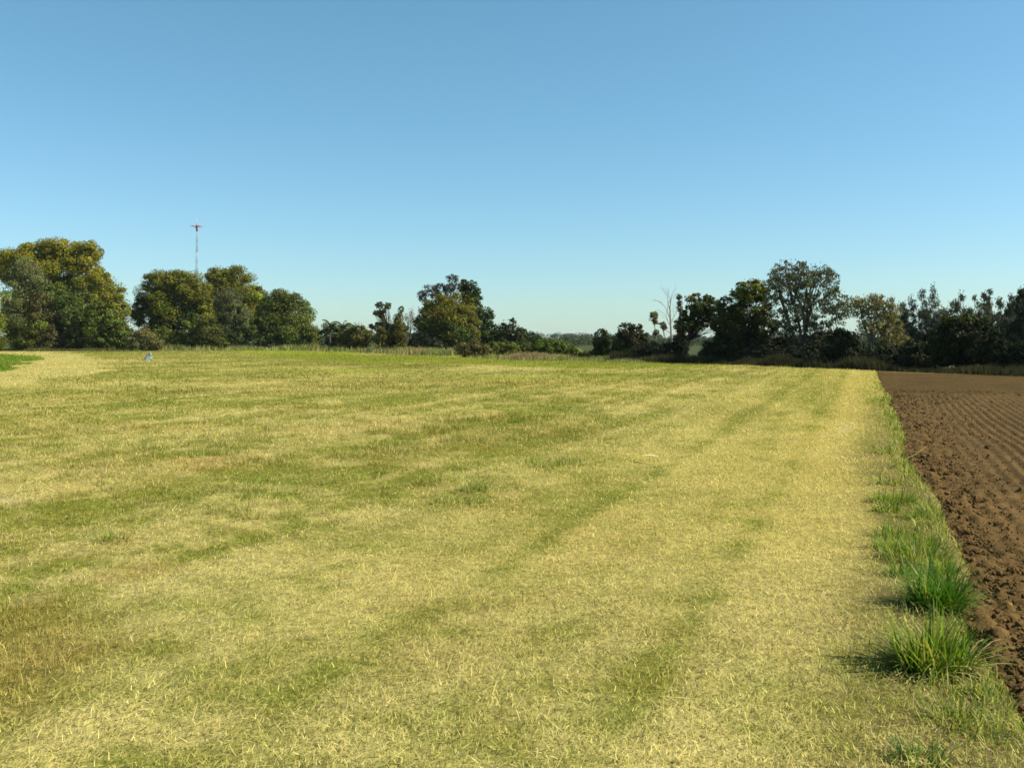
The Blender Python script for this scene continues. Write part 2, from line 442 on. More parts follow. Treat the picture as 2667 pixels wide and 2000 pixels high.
size = np.minimum(size * .62, 0.035)
iv = np.array(ico)
V = iv[None] * size[:, None, None] * R.uniform(.5, 1.4, (NC, 12, 1)) * R.uniform(.55, 1.5, (NC, 1, 3))
xy_z = -0.03 + 0.03 * R.random(NC) * rough.mean()
V = V + np.stack([x, y, xy_z], 1)[:, None, :]
c = np.repeat(np.array([.100, .061, .021])[None] * np.exp(R.normal(0, .2, NC))[:, None], 12, 0)
fl = (np.arange(NC)[:, None, None] * 12 + icf[None]).reshape(-1, 3)
o = mesh('soil_clods', V.reshape(-1, 3), fl, np.full(len(fl), 3), M_SOIL, c, smooth=False)
tag(o, 'loose crumbly clods scattered over the ploughed soil', 'clods', None, 'stuff')

# ------------------------------------------------------------------ grass clumps: things of their own
GREENS = [np.array([0.130, 0.200, 0.019]), np.array([0.19, 0.245, 0.029]), np.array([0.078, 0.138, 0.014])]
def clump(px, py, rad_m, hgt, nb, label, dryf=0.12, green=None, wid=0.007):
    X, Y = G(px, py)
    Z = float(field_h(np.array([X]), np.array([Y]))[0]) - .01
    r_ = rad_m * np.sqrt(R.random(nb)) ; a = R.uniform(0, 2 * math.pi, nb)
    rx, ry = r_ * np.cos(a), r_ * np.sin(a) * .8
    segs = 5
    L_ = hgt * R.uniform(.4, 1.35, nb)
    lean0 = np.clip(.12 + .62 * (r_ / rad_m) + R.normal(0, .30, nb), 0, 1.35)
    curl = np.abs(R.normal(.55, .5, nb))
    ang = a + R.normal(0, .95, nb)
    hd = np.stack([np.cos(ang), np.sin(ang), np.zeros(nb)], 1)
    side = np.stack([-np.sin(ang), np.cos(ang), np.zeros(nb)], 1)
    p = np.stack([rx, ry, np.zeros(nb)], 1)
    V = []
    w0 = wid * R.uniform(.7, 1.3, nb)
    for i in range(segs + 1):
        tt = i / segs
        w = w0 * (1 - tt ** 1.7) + .0006
        V.append(p - side * (w / 2)[:, None]); V.append(p + side * (w / 2)[:, None])
        l = lean0 + curl * tt * 1.1
        p = p + (hd * np.sin(l)[:, None] + np.array([0, 0, 1.]) * np.cos(l)[:, None]) * (L_ / segs)[:, None]
    V = np.stack(V, 1)
    k = 2 * (segs + 1)
    q = np.array([[2 * i, 2 * i + 1, 2 * i + 3, 2 * i + 2] for i in range(segs)])
    fl = (np.arange(nb)[:, None, None] * k + q[None]).reshape(-1, 4)
    g = np.array(GREENS)[R.integers(0, 3, nb)] if green is None else np.tile(np.array(green), (nb, 1))
    g = np.where((R.random(nb) < dryf)[:, None], np.array([.36, .30, .11]), g) * np.exp(R.normal(0, .2, nb))[:, None]
    o = mesh('grass_clump', V.reshape(-1, 3), fl, np.full(len(fl), 4), M_CLUMP, np.repeat(g, k, 0))
    o.location = (X, Y, Z)
    return tag(o, label, 'grass clump', 'green grass clumps')
clump(2430, 1745, .18, .29, 470, 'large arching green grass clump beside the soil, lowest full clump in the photo', .20, None, .0115)
clump(2440, 1584, .15, .28, 560, 'dark green upright grass clump casting a black shadow on its left', .06, (.075, .155, .016), .010)
clump(2380, 1462, .24, .17, 480, 'wide grass clump with dry tips just beyond the shadowed dark clump', .22, None, .007)
clump(2330, 1398, .22, .14, 300, 'low dense green clump at the verge, third large one from the bottom', .2, None, .007)
clump(2330, 1312, .24, .17, 320, 'bright green spreading tuft where the verge narrows', .15, None, .008)
for (a_, b_, r_, h_, n_, lab) in [(2310, 1335, .13, .13, 150, 'leafy green tuft on the field side of the narrow verge'), (2392, 1352, .12, .14, 150, 'leafy green tuft on the soil side of the narrow verge'),
   (2325, 1435, .14, .15, 170, 'broad bladed tuft left of the wide dry tipped clump'), (2412, 1432, .13, .14, 160, 'broad bladed tuft between the wide dry tipped clump and the soil'),
   (2452, 1500, .12, .15, 150, 'broad bladed tuft leaning towards the soil behind the dark upright clump'), (2352, 1505, .12, .13, 150, 'broad bladed tuft behind the black shadow of the dark upright clump'),
   (2320, 1265, .16, .13, 130, 'leafy tuft where the green verge begins to widen'), (2308, 1180, .2, .15, 110, 'thin green tuft beside the leaning yellow stalk')]:
    clump(a_, b_, r_, h_, n_, lab, .15, None, .0095)
clump(2395, 1992, .12, .10, 200, 'low dark tuft cut by the bottom edge of the photo', .3, (.08, .15, .02), .006)
clump(2480, 1880, .12, .12, 200, 'short sparse green tuft in front of the large arching clump', .35, None, .006)
clump(2560, 1815, .07, .11, 110, 'small tuft right at the crumbling soil edge', .35, None, .006)
clump(1350, 1103, .16, .13, 90, 'isolated bright green tuft in the middle of the field', .05, None, .012)
clump(1236, 1275, .16, .16, 130, 'spiky green tuft left of centre in the mown field', .3, None, .008)
clump(1195, 1310, .28, .10, 180, 'low spreading tuft just below the spiky one', .35, None, .009)
clump(515, 1188, .28, .12, 140, 'low green tuft on the far left half of the field', .25, None, .012)
clump(295, 1410, .13, .15, 90, 'thin upright green tuft near the left edge', .35, None, .007)
clump(1450, 1205, .5, .14, 240, 'broad loose patch of upright grass left of the bleached leaf', .45, None, .010)
clump(2300, 1045, .35, .22, 130, 'far green tuft at the top of the verge', .25, None, .02)

# bleached leaf lying on the field, and a yellow stalk at the soil edge
def curved_leaf(name, p, ang, length, width, colr, label, cat, lift=.03, tilt=.25):
    g = Geo(); n_ = 9; vs = []; fs = []
    for i in range(n_):
        tt = i / (n_ - 1); w = width * math.sin(math.pi * min(1, .08 + tt * .92)) ** .6 * .5
        cx = (tt - .5) * length; zz = lift + tilt * length * (tt - .5) * .4 + .06 * length * math.sin(tt * math.pi)
        for sgn, dz in ((-1, .25 * w), (0, 0), (1, .25 * w)):
            vs.append((cx, sgn * w, zz + dz))
    for i in range(n_ - 1):
        for k in range(2):
            a = i * 3 + k; fs.append((a, a + 1, a + 4, a + 3))
    vs2 = [(x_, y_, z_ - .004) for x_, y_, z_ in vs]
    m_ = len(vs)
    fs += [tuple(m_ + i for i in f[::-1]) for f in fs]
    g.add(vs + vs2, fs, colr)
    o = g.build(name, M_CLUMP)
    X, Y = G(*p); o.location = (X, Y, float(field_h(np.array([X]), np.array([Y]))[0]) + .01); o.rotation_euler = (0, 0, ang)
    return tag(o, label, cat)
curved_leaf('dry_leaf', (1682, 1200), rad(-38), .42, .055, (.80, .76, .52), 'bleached cream leaf lying on the mown grass right of centre', 'leaf', .07, .3)
g = Geo()
g.tube([(0, 0, .01), (.16, .02, .10), (.36, .05, .19), (.52, .06, .30)], [.007, .006, .005, .002], (.52, .44, .10), 6)
o = g.build('yellow_stalk', M_CLUMP); X, Y = G(2316, 1222); o.location = (X, Y, 0)
tag(o, 'single leaning yellow stalk at the edge of the soil', 'stalk')

# ------------------------------------------------------------------ trees
def unit(v): return v / (np.linalg.norm(v, axis=-1, keepdims=True) + 1e-9)

def leaves_at(cent, size, outd, rng, droop=0.0, aspect=1.7):
    """diamond leaves (n,3) with partly outward facing normals"""
    n = len(cent)
    nrm = unit(outd * 0.9 + rng.normal(0, .75, (n, 3)) + np.array([0, 0, .25]))
    tdir = unit(np.cross(nrm, rng.normal(0, 1, (n, 3))))
    if droop:
        tdir = unit(tdir * (1 - droop) + np.array([0, 0, -1.0]) * droop * 1.4)
    b = unit(np.cross(nrm, tdir))
    L_ = size * rng.uniform(.7, 1.4, n); Wd = L_ / aspect
    a = tdir * (L_ * .5)[:, None]; w = b * (Wd * .5)[:, None]
    return np.stack([cent - a, cent + w - a * .1, cent + a, cent - w - a * .1], 1).reshape(-1, 3)

def crown_cloud(C, rr, nclump, nleaf, crad, rng, shell=.78, flat=.8, core=.18, upper=.0):
    """leaf centres and outward directions for one ellipsoid lobe made of leaf clumps"""
    dv = unit(rng.normal(0, 1, (nclump, 3)) + np.array([0, 0, upper]))
    rad_ = np.where(rng.random(nclump) < core, rng.uniform(.15, .65, nclump), rng.uniform(shell, 1.0, nclump) ** .8)
    cc = C + dv * rad_[:, None] * (np.array(rr) * (1 - crad * .5))
    cr = crad * np.mean(rr) * rng.uniform(.45, 1.35, nclump)
    k = rng.integers(0, nclump, nleaf)
    ld = unit(rng.normal(0, 1, (nleaf, 3)))
    lr = rng.uniform(.25, 1.0, nleaf) ** .5
    p = cc[k] + ld * (lr * cr[k])[:, None] * np.array([1.15, 1.15, flat])
    lo = rng.random(nleaf) < .10
    d2 = unit(rng.normal(0, 1, (nleaf, 3))); r2 = rng.uniform(.55, 1.02, nleaf)
    p = np.where(lo[:, None], C + d2 * r2[:, None] * np.array(rr), p)
    out = np.where(lo[:, None], d2, unit(ld * .7 + dv[k] * .5))
    return p, out, k, cc

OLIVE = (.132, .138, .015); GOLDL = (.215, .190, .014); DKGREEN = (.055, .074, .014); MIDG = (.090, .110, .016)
GREYG = (.100, .115, .036); GUM = (.108, .112, .054); GUML = (.19, .17, .060); BLKG = (.022, .030, .011); YELG = (.13, .13, .012)
REDB = (.115, .104, .032); BRGREEN = (.055, .095, .014)
BARKC = (.10, .075, .055); PALEB = (.36, .33, .28); DARKB = (.035, .028, .022)

def tree(name, label, d, base, lobes, cols, leaf=.34, dens=1.0, clump=.30, group=None, trunk='single', bark=BARKC, cat='tree',
         droop=0., top=None, mat=None, nclf=1.0, shell=.78, core=.18, crown='crown', tr=None, limbs=True, aspect=1.7, flat=.8, seed=None, tw=None, deepen=.85):
    """lobes: (px, py, rx, ry[, colour index]) in photograph pixels at the depth d of this tree; it stands on the ground there"""
    rng = np.random.default_rng(seed if seed is not None else abs(hash_name(label)) % 100000)
    s = d / F
    bx = AT(base, HOR, d)[0]
    root = empty(name, (bx, d, 0))
    tag(root, label, cat, group)
    V, K, CC = [], [], []
    topz = max(AT(l[0], l[1] - l[3], d)[2] for l in lobes)
    for li, l in enumerate(lobes):
        C = AT(l[0], l[1], d); l = (l[0], l[1], l[2] * 1.06 + 1, l[3] * 1.06 + 1) + tuple(l[4:]); rr = np.array([l[2] * s, (l[2] + l[3]) * .5 * s * deepen, l[3] * s])
        C = C + np.array([0, rng.uniform(-.3, .3) * rr[1], 0])
        area = math.pi * rr[0] * rr[2]
        nl = int(dens * 10.5 * area / (leaf * leaf / aspect)) + 20
        nk = max(5, int(nclf * 26 * (rr[0] * rr[2] / (rr.mean() ** 2)) * (.30 / clump) ** 1.6 * 1.0))
        p, out, k, cc = crown_cloud(C, rr, nk, nl, clump, rng, shell, flat, core)
        low = p[:, 2] < .12
        p[low, 2] = rng.uniform(.05, .5, low.sum())
        V.append(leaves_at(p, leaf, out, rng, droop, aspect))
        ci = l[4] if len(l) > 4 else 0
        base_c = np.array(cols[ci])
        kc = np.tile(base_c, (nk, 1)) * np.exp(rng.normal(0, .28, (nk, 1))) * (1 + rng.normal(0, .07, (nk, 3)))
        if top is not None:                        # higher clumps blend towards the top colour
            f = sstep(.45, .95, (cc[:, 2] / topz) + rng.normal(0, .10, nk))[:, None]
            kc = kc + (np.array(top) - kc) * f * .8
        lc = kc[k] * np.exp(rng.normal(0, .22, nl))[:, None]
        K.append(np.repeat(lc, 4, 0)); CC.append((C, rr, cc))
    V = np.concatenate(V); K = np.concatenate(K)
    fl = np.arange(len(V)).reshape(-1, 4)
    mesh(crown, V, fl, np.full(len(fl), 4), mat or M_LEAF, K, root, False, (bx, d, 0))
    # trunk and limbs, one mesh
    g = Geo()
    B = np.array([bx, d, -.2])
    hh = max(topz, 1.0)
    r0 = tr if tr is not None else .028 * hh + .03
    def jig(a, b, k, amp):
        pts = []
        for i in range(k + 1):
            t_ = i / k
            q = a + (b - a) * t_
            if 0 < i < k: q = q + rng.normal(0, amp, 3) * np.array([1, 1, .4])
            pts.append(q)
        return pts
    forks = {'single': 1, 'multi': 4, 'bush': 6}[trunk]
    for f in range(forks):
        off = np.array([rng.normal(0, .5), rng.normal(0, .4), 0]) * (0 if forks == 1 else hh * .07)
        li = f % len(lobes) if forks > 1 else int(np.argmax([l[2] * l[3] for l in lobes]))
        C, rr, cc = CC[li]
        a = B + off; b = C + np.array([rng.normal(0, .2) * rr[0], 0, rr[2] * (.25 if trunk != 'bush' else -.1)])
        pts = jig(a, b, 5, .02 * hh)
        rs = [r0 * (1.25 if i == 0 else 1) * (1 - .75 * i / 5) * (1 if forks == 1 else .6) for i in range(6)]
        g.tube(pts, rs, bark, 8)
        if limbs:
            for (C2, rr2, cc2) in (CC if forks == 1 else [CC[li]]):
                sel = rng.permutation(len(cc2))[:7 if forks == 1 else 5]
                for j in sel:
                    st_ = pts[rng.integers(2, 5)]
                    g.tube(jig(st_, cc2[j], 3, .015 * hh), [r0 * .34, r0 * .24, r0 * .15, r0 * .05], bark, 5)
    if tw:
        for (x0, y0, x1, y1, w) in tw:
            a, b = AT(x0, y0, d), AT(x1, y1, d)
            g.tube(jig(a, b, 4, .02 * np.linalg.norm(b - a)), [w, w * .8, w * .6, w * .45, w * .25], bark, 6)
    g.build('trunk' if trunk != 'bush' else 'stems', M_BARK, root, (bx, d, 0))
    return root

def hash_name(s):
    h = 2166136261
    for ch in s: h = ((h ^ ord(ch)) * 16777619) & 0xFFFFFFFF
    return h

GL = 'trees along the far left field edge'
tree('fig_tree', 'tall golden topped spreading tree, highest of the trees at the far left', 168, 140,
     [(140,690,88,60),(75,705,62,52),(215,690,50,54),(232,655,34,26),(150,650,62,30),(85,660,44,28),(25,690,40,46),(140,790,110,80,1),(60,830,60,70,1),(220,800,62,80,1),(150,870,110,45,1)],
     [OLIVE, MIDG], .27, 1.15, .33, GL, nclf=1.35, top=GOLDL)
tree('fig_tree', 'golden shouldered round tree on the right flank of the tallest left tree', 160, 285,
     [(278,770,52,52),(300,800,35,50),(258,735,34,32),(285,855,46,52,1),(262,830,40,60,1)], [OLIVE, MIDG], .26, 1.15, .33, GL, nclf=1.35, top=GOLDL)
tree('she_oak', 'grey green feathery tree in front of the golden one near the left margin', 146, 60,
     [(62,740,46,70),(50,800,42,80),(75,850,40,60,1),(45,865,38,48,1)], [GREYG, MIDG], .26, .85, .30, GL, droop=.5, aspect=2.4)
tree('broadleaf_tree', 'green tree cut off by the left edge of the photo', 138, -28,
     [(-28,790,42,80),(-22,870,38,50,1)], [OLIVE, MIDG], .30, 1.0, .28, GL)
tree('understorey_tree', 'dark green tree standing in shade under the golden crown', 150, 178,
     [(180,810,38,60),(172,860,42,52),(190,890,46,26)], [DKGREEN], .30, 1.0, .28, GL)
tree('understorey_tree', 'leafy green tree under the golden shouldered tree', 148, 265,
     [(255,840,34,60),(300,860,34,52),(280,890,56,26),(322,880,18,36)], [MIDG], .30, 1.0, .28, GL)
tree('vine_draped_tree', 'vine draped olive tree between the feathery tree and the dark tree', 147, 112,
     [(112,820,30,68),(100,880,34,36),(130,890,30,28)], [(.07, .068, .018)], .28, .95, .30, GL, droop=.4)
tree('bush', 'low reddish brown dome bush between the two big left tree masses', 146, 378,
     [(372,885,34,30),(398,898,26,20),(355,900,18,18)], [REDB], .20, 1.0, .30, None, 'bush', cat='bush', crown='foliage')
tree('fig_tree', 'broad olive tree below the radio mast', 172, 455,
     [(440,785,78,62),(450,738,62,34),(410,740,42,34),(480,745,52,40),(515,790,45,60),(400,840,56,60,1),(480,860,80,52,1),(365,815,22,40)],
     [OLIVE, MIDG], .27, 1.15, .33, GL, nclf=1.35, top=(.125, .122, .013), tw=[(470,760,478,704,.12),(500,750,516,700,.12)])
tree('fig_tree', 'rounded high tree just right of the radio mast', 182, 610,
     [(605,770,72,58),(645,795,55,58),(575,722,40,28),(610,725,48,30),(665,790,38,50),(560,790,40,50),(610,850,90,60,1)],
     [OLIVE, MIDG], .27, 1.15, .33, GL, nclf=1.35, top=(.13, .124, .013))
tree('she_oak', 'grey olive feathery tree in front of the rounded high tree', 166, 600,
     [(592,800,36,56),(612,840,40,58),(590,880,46,26,1)], [(.085, .095, .032), MIDG], .26, .9, .30, GL, droop=.45, aspect=2.3)
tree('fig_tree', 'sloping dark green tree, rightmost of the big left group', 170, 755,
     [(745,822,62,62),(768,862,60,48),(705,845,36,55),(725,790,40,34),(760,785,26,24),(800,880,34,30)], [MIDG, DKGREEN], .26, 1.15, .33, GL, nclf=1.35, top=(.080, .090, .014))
tree('understorey_tree', 'dense dark tree filling the dip between the two high left trees', 168, 690,
     [(690,850,30,55),(660,870,40,38)], [DKGREEN], .32, 1.0, .28, GL)
tree('understorey_tree', 'low green tree with yellowish leaves at the foot of the olive tree', 158, 545,
     [(545,868,34,44),(520,885,34,26),(570,890,26,22)], [(.07, .075, .013)], .28, 1.0, .28, GL)

# palm-like shrubs in the low gap
def palm(label, d, base, hpx, nf, fl, seed, colr):
    rng = np.random.default_rng(seed)
    bx = AT(base, HOR, d)[0]
    root = empty('palm_shrub', (bx, d, 0)); tag(root, label, 'palm', 'palm shrubs in the low gap')
    topz = AT(base, hpx, d)[2]
    g = Geo(); g.tube([(bx, d, -.1), (bx + .1, d, topz * .3), (bx + .15, d, topz * .55)], [.22, .17, .13], (.09, .07, .045), 8)
    g.build('trunk', M_BARK, root, (bx, d, 0))
    V = []; K = []
    for f in range(nf):
        a = rng.uniform(0, 6.28); el = rng.uniform(.25, 1.45); L_ = fl * rng.uniform(.7, 1.2)
        h = np.array([math.cos(a), math.sin(a) * .8, 0]); p = np.array([bx + .15, d, topz * rng.uniform(.45, .80)])
        for i in range(26):
            t_ = i / 26; e = el - 1.9 * t_ ** 1.3
            p = p + (h * math.cos(e) + np.array([0, 0, 1]) * math.sin(e)) * L_ / 26
            side = np.array([-h[1], h[0], 0])
            ll = .75 * math.sin(math.pi * (.12 + .85 * t_)) * fl / 3.2
            for sg in (-1, 1):
                tip = p + side * sg * ll * .8 + np.array([0, 0, -ll * .55]) + h * ll * .4
                w = h * .07
                V += [p - w, p + w, tip + w * .2, tip - w * .2]
                K += [np.array(colr) * rng.uniform(.7, 1.3)] * 4
    V = np.array(V); q = np.arange(len(V)).reshape(-1, 4)
    mesh('fronds', V, q, np.full(len(q), 4), M_LEAF, np.array(K), root, False, (bx, d, 0))
palm('spiky palm shrub against the slope of the big left group', 150, 858, 830, 22, 2.4, 1, (.06, .075, .022))
palm('palm shrub with the tallest drooping fronds in the low gap', 152, 893, 832, 22, 2.4, 2, (.05, .065, .018))
palm('palm shrub with wide fronds on the right of the low gap', 150, 930, 838, 22, 2.5, 3, (.065, .08, .02))
tree('bush', 'yellowish olive bush at the foot of the palm shrubs', 144, 940,
     [(935,872,26,30),(958,885,22,26),(908,886,26,26)], [(.085, .078, .014)], .24, 1.0, .3, None, 'bush', cat='bush', crown='foliage')
tree('bush', 'dark green bush behind the two left palm shrubs', 156, 862,
     [(858,876,28,34),(885,878,24,32)], [DKGREEN], .26, 1.0, .3, None, 'bush', cat='bush', crown='foliage')

GM = 'trees in the middle of the far field edge'
tree('gangly_tree', 'gangly vine clad tree with two raised arms left of the middle clump', 128, 1020,
     [(1020,868,42,40),(1000,885,30,34),(1045,880,28,36),(988,796,9,9),(1010,797,9,9),(995,815,10,16),(980,815,9,6),(1000,838,9,16),(972,850,11,7),(985,845,9,6),(1040,830,10,20),(1045,806,6,9)],
     [(.075, .072, .013)], .22, .95, .34, GM, top=None, tw=[(1010,860,985,795,.09),(1000,830,1012,795,.07),(1000,835,968,852,.07),(1035,860,1048,800,.05)])
tree('bare_tree', 'thin leafless grey tree between the gangly tree and the middle clump', 134, 1065,
     [(1066,830,12,22),(1072,812,7,14),(1058,825,6,12)], [(.16, .15, .12)], .14, .10, .4, GM, bark=(.30, .28, .25), tr=.10,
     tw=[(1065,905,1068,815,.08),(1066,870,1080,812,.05),(1065,860,1052,812,.04),(1067,845,1075,808,.03)])
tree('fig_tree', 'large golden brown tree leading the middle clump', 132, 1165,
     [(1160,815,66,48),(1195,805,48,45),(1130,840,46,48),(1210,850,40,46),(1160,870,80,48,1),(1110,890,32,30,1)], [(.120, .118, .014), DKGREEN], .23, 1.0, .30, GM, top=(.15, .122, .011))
tree('gum_tree', 'airy grey gum showing through above the golden brown tree', 142, 1140,
     [(1120,760,24,18),(1145,752,20,16),(1100,772,14,14),(1172,750,16,12),(1178,726,16,10),(1192,745,12,8),(1160,790,30,20)], [(.085, .085, .065)], .22, .55, .34, GM, droop=.3, aspect=2.2, core=.1)
tree('dark_tree', 'dark green pointed tree behind the right side of the middle clump', 144, 1226,
     [(1222,762,27,32),(1208,745,14,16),(1238,785,16,28),(1225,810,28,40)], [(.040, .060, .012)], .28, 1.05, .28, GM)
tree('dark_tree', 'rounded green tree on the right flank of the middle clump', 138, 1262,
     [(1266,828,22,26),(1262,868,32,40),(1283,875,20,34)], [(.038, .062, .012)], .26, 1.05, .28, GM)
tree('dark_tree', 'dark tree with a small pale spike in the declining row', 134, 1330,
     [(1325,868,34,34),(1310,890,30,24),(1350,880,26,26),(1335,842,7,14,1)], [(.030, .044, .012), (.09, .085, .05)], .25, 1.0, .28, GM)
tree('dark_tree', 'lowest dark tree at the end of the declining row', 136, 1388,
     [(1380,884,28,18),(1400,890,20,14),(1362,876,18,18)], [(.040, .055, .014)], .24, 1.0, .28, GM)
tree('understorey_tree', 'black shaded tree under the left side of the middle clump', 126, 1098,
     [(1095,890,24,26),(1080,898,18,16),(1125,898,28,16)], [BLKG], .22, 1.0, .3, GM)
GB = 'low bushes before the middle trees'
tree('bush', 'brown tinged bush reaching furthest into the field before the middle clump', 92, 1225,
     [(1212,912,26,22),(1240,908,28,22),(1258,915,16,16)], [(.100, .088, .026)], .16, 1.0, .3, GB, 'bush', cat='bush', crown='foliage')
tree('bush', 'bright olive bush next to the brown tinged bush', 98, 1300,
     [(1290,908,30,18),(1320,906,28,18),(1340,912,18,14)], [(.105, .118, .020)], .17, 1.0, .3, GB, 'bush', cat='bush', crown='foliage')
tree('bush', 'dark low bush behind the dead brown grass', 102, 1365,
     [(1355,906,26,18),(1380,904,22,16)], [(.065, .085, .018)], .17, 1.0, .3, GB, 'bush', cat='bush', crown='foliage')
tree('bush', 'wide fresh green bush at the gap, rightmost of the low row', 100, 1440,
     [(1425,902,36,20),(1465,906,30,18),(1400,910,22,16),(1490,912,16,12)], [(.095, .125, .020)], .17, 1.0, .3, GB, 'bush', cat='bush', crown='foliage')
tree('bush', 'small round dark bush alone on the grass in the gap', 82, 1515,
     [(1505,930,20,13),(1522,928,16,13),(1535,934,10,9)], [(.050, .058, .014)], .13, 1.0, .32, None, 'bush', cat='bush', crown='foliage')
tree('bush', 'green bush sloping down beside the dark round tree', 86, 1560,
     [(1552,920,18,10),(1575,926,20,9)], [(.060, .078, .016)], .13, 1.0, .32, None, 'bush', cat='bush', crown='foliage')

GR = 'trees along the right field edge'
def edge_d(px, extra=0.0):
    """depth of the right tree line (it runs towards the camera on the right)"""
    pts = [(1540, 937), (1650, 941), (1780, 945), (2030, 953), (2280, 963), (2667, 977)]
    py = np.interp(px, [p[0] for p in pts], [p[1] for p in pts])
    return CAMZ * F / (py - HOR) + 1.5 + extra
tree('dark_tree', 'small dark round tree at the left end of the right row', edge_d(1560, 4), 1572,
     [(1568,885,22,26),(1580,900,24,30),(1562,910,18,22)], [(.030, .044, .012)], .19, 1.1, .28, GR)
tree('dark_tree', 'small two humped tree beside the dark round one', edge_d(1640, 4), 1642,
     [(1630,862,20,22),(1655,862,18,20),(1640,890,42,34),(1675,880,14,18),(1650,915,44,18)], [(.040, .042, .014)], .18, 1.0, .28, GR)
tree('vine_post_tree', 'thin stem topped by a leafy vine tuft, left of the dead tree', edge_d(1705, 3), 1706,
     [(1702,824,10,12),(1706,838,7,8),(1708,866,7,9)], [(.10, .10, .022)], .13, .9, .45, GR, tr=.05, bark=(.16, .13, .10), limbs=False, tw=[(1709,945,1703,822,.06)])
tree('vine_post_tree', 'short leaning vine clad stem left of the dead tree', edge_d(1730, 3), 1738,
     [(1726,845,7,9),(1731,853,6,7)], [(.09, .08, .025)], .13, .8, .45, GR, tr=.05, bark=(.16, .13, .10), limbs=False, tw=[(1738,945,1725,838,.05)])
def dead_tree(d):
    root = empty('dead_tree', AT(1748, HOR, d) * [1, 1, 0]); tag(root, 'bare pale dead tree with thin upright branches', 'tree', GR)
    g = Geo(); rng = np.random.default_rng(4)
    T = [(1750,950),(1749,880),(1746,830),(1745,800),(1750,772)]
    g.tube([AT(*p, d) for p in T], [.11, .09, .07, .05, .015], PALEB, 8)
    g.build('trunk', M_BARK, root, AT(1748, HOR, d) * [1, 1, 0])
    def br(x, y, ang, L_, w, lev):
        pts = [AT(x, y, d)]; cx, cy = x, y
        yo = rng.uniform(-.3, .3)
        for i in range(4):
            ang += rng.normal(0, .12); cx += math.sin(ang) * L_ / 4; cy -= math.cos(ang) * L_ / 4
            q = AT(cx, cy, d); q = q + np.array([0, yo * i * .3, 0]); pts.append(q)
            if lev < 2 and i > 0:
                br(cx, cy, ang + rng.choice([-1, 1]) * rng.uniform(.3, .7), L_ * .5, w * .5, lev + 1)
        g.tube(pts, [w, w * .8, w * .6, w * .4, w * .2], (.27, .25, .22), 5)
    g = Geo()
    for (x, y, a, L_, w) in [(1746,830,-.45,62,.035),(1748,850,-.75,50,.03),(1745,800,.15,48,.03),(1746,815,-.2,62,.03),(1748,845,.35,55,.03),(1746,790,-.1,38,.025),(1748,870,-.9,36,.025)]:
        br(x, y, a, L_ * .78, w, 0)
    g.build('branches', M_BARK, root, AT(1748, HOR, d) * [1, 1, 0])
dead_tree(edge_d(1750, 3))
tree('vine_post_tree', 'tall vine wrapped stem with a brown knob on top, right of the dead tree', edge_d(1770, 3), 1776,
     [(1768,774,6,8),(1770,795,5,14),(1773,815,6,12),(1776,835,9,12),(1775,860,14,18),(1765,850,12,18),(1770,890,20,22)], [(.075, .060, .020)], .13, .9, .4, GR, tr=.05, bark=(.16, .13, .10), limbs=False, tw=[(1776,945,1768,770,.06)])
tree('arching_tree', 'arching green tree leaning over the bright sky hole', edge_d(1835, 4), 1772,
     [(1830,800,34,26),(1860,806,24,28),(1800,815,24,22),(1795,778,11,10,1),(1815,768,10,5,1),(1840,782,20,14),(1788,840,22,26),(1812,850,22,14),(1840,838,20,16),(1772,900,18,34,2),(1868,842,20,26)],
     [(.050, .062, .010), (.14, .11, .012), BLKG], .17, .85, .30, GR, bark=DARKB, tw=[(1772,930,1792,780,.09),(1790,840,1840,800,.06),(1785,820,1800,770,.05)])
tree('broadleaf_tree', 'large dark tree with yellow green dome left of the tall gum', edge_d(1945, 3), 1945,
     [(1955,755,42,26,1),(1930,770,30,22,1),(1985,765,24,26,1),(1905,800,34,32),(1955,805,55,40),(1890,835,36,44),(1940,850,70,48),(1990,840,34,50),(1960,905,100,42,2),(1895,900,40,36,2)],
     [(.042, .052, .012), (.125, .138, .015), BLKG], .17, .85, .26, GR, bark=DARKB)
tree('gum_tree', 'tallest gum of the right row with airy grey brown crown', edge_d(2085, 5), 2085,
     [(2055,705,44,30),(2095,715,40,32),(2135,712,36,28),(2020,728,28,22),(2160,735,24,34),(2050,750,58,36),(2120,760,58,40),(2175,790,40,34),(2200,810,24,24),(2080,800,46,36),(2010,775,26,26),(2135,825,48,40),(2045,835,34,44),(2090,870,50,44,1),(2170,865,36,40,1)],
     [GUM, (.06, .064, .03)], .15, .30, .22, GR, 'multi', bark=(.11, .095, .08), droop=.55, aspect=2.3, mat=M_LEAFR, core=.2, nclf=1.0)
tree('gum_tree', 'lighter olive gum with drooping rounded crown next to the tallest gum', edge_d(2275, 3), 2285,
     [(2275,785,36,22),(2300,800,34,26),(2325,815,26,24),(2250,805,30,24),(2230,790,20,18),(2280,830,46,28),(2320,850,34,26),(2265,855,34,22),(2335,885,34,26),(2300,880,30,24)],
     [GUML], .15, .30, .26, GR, 'multi', bark=(.13, .11, .08), droop=.5, aspect=2.3, mat=M_LEAFR, nclf=1.2)
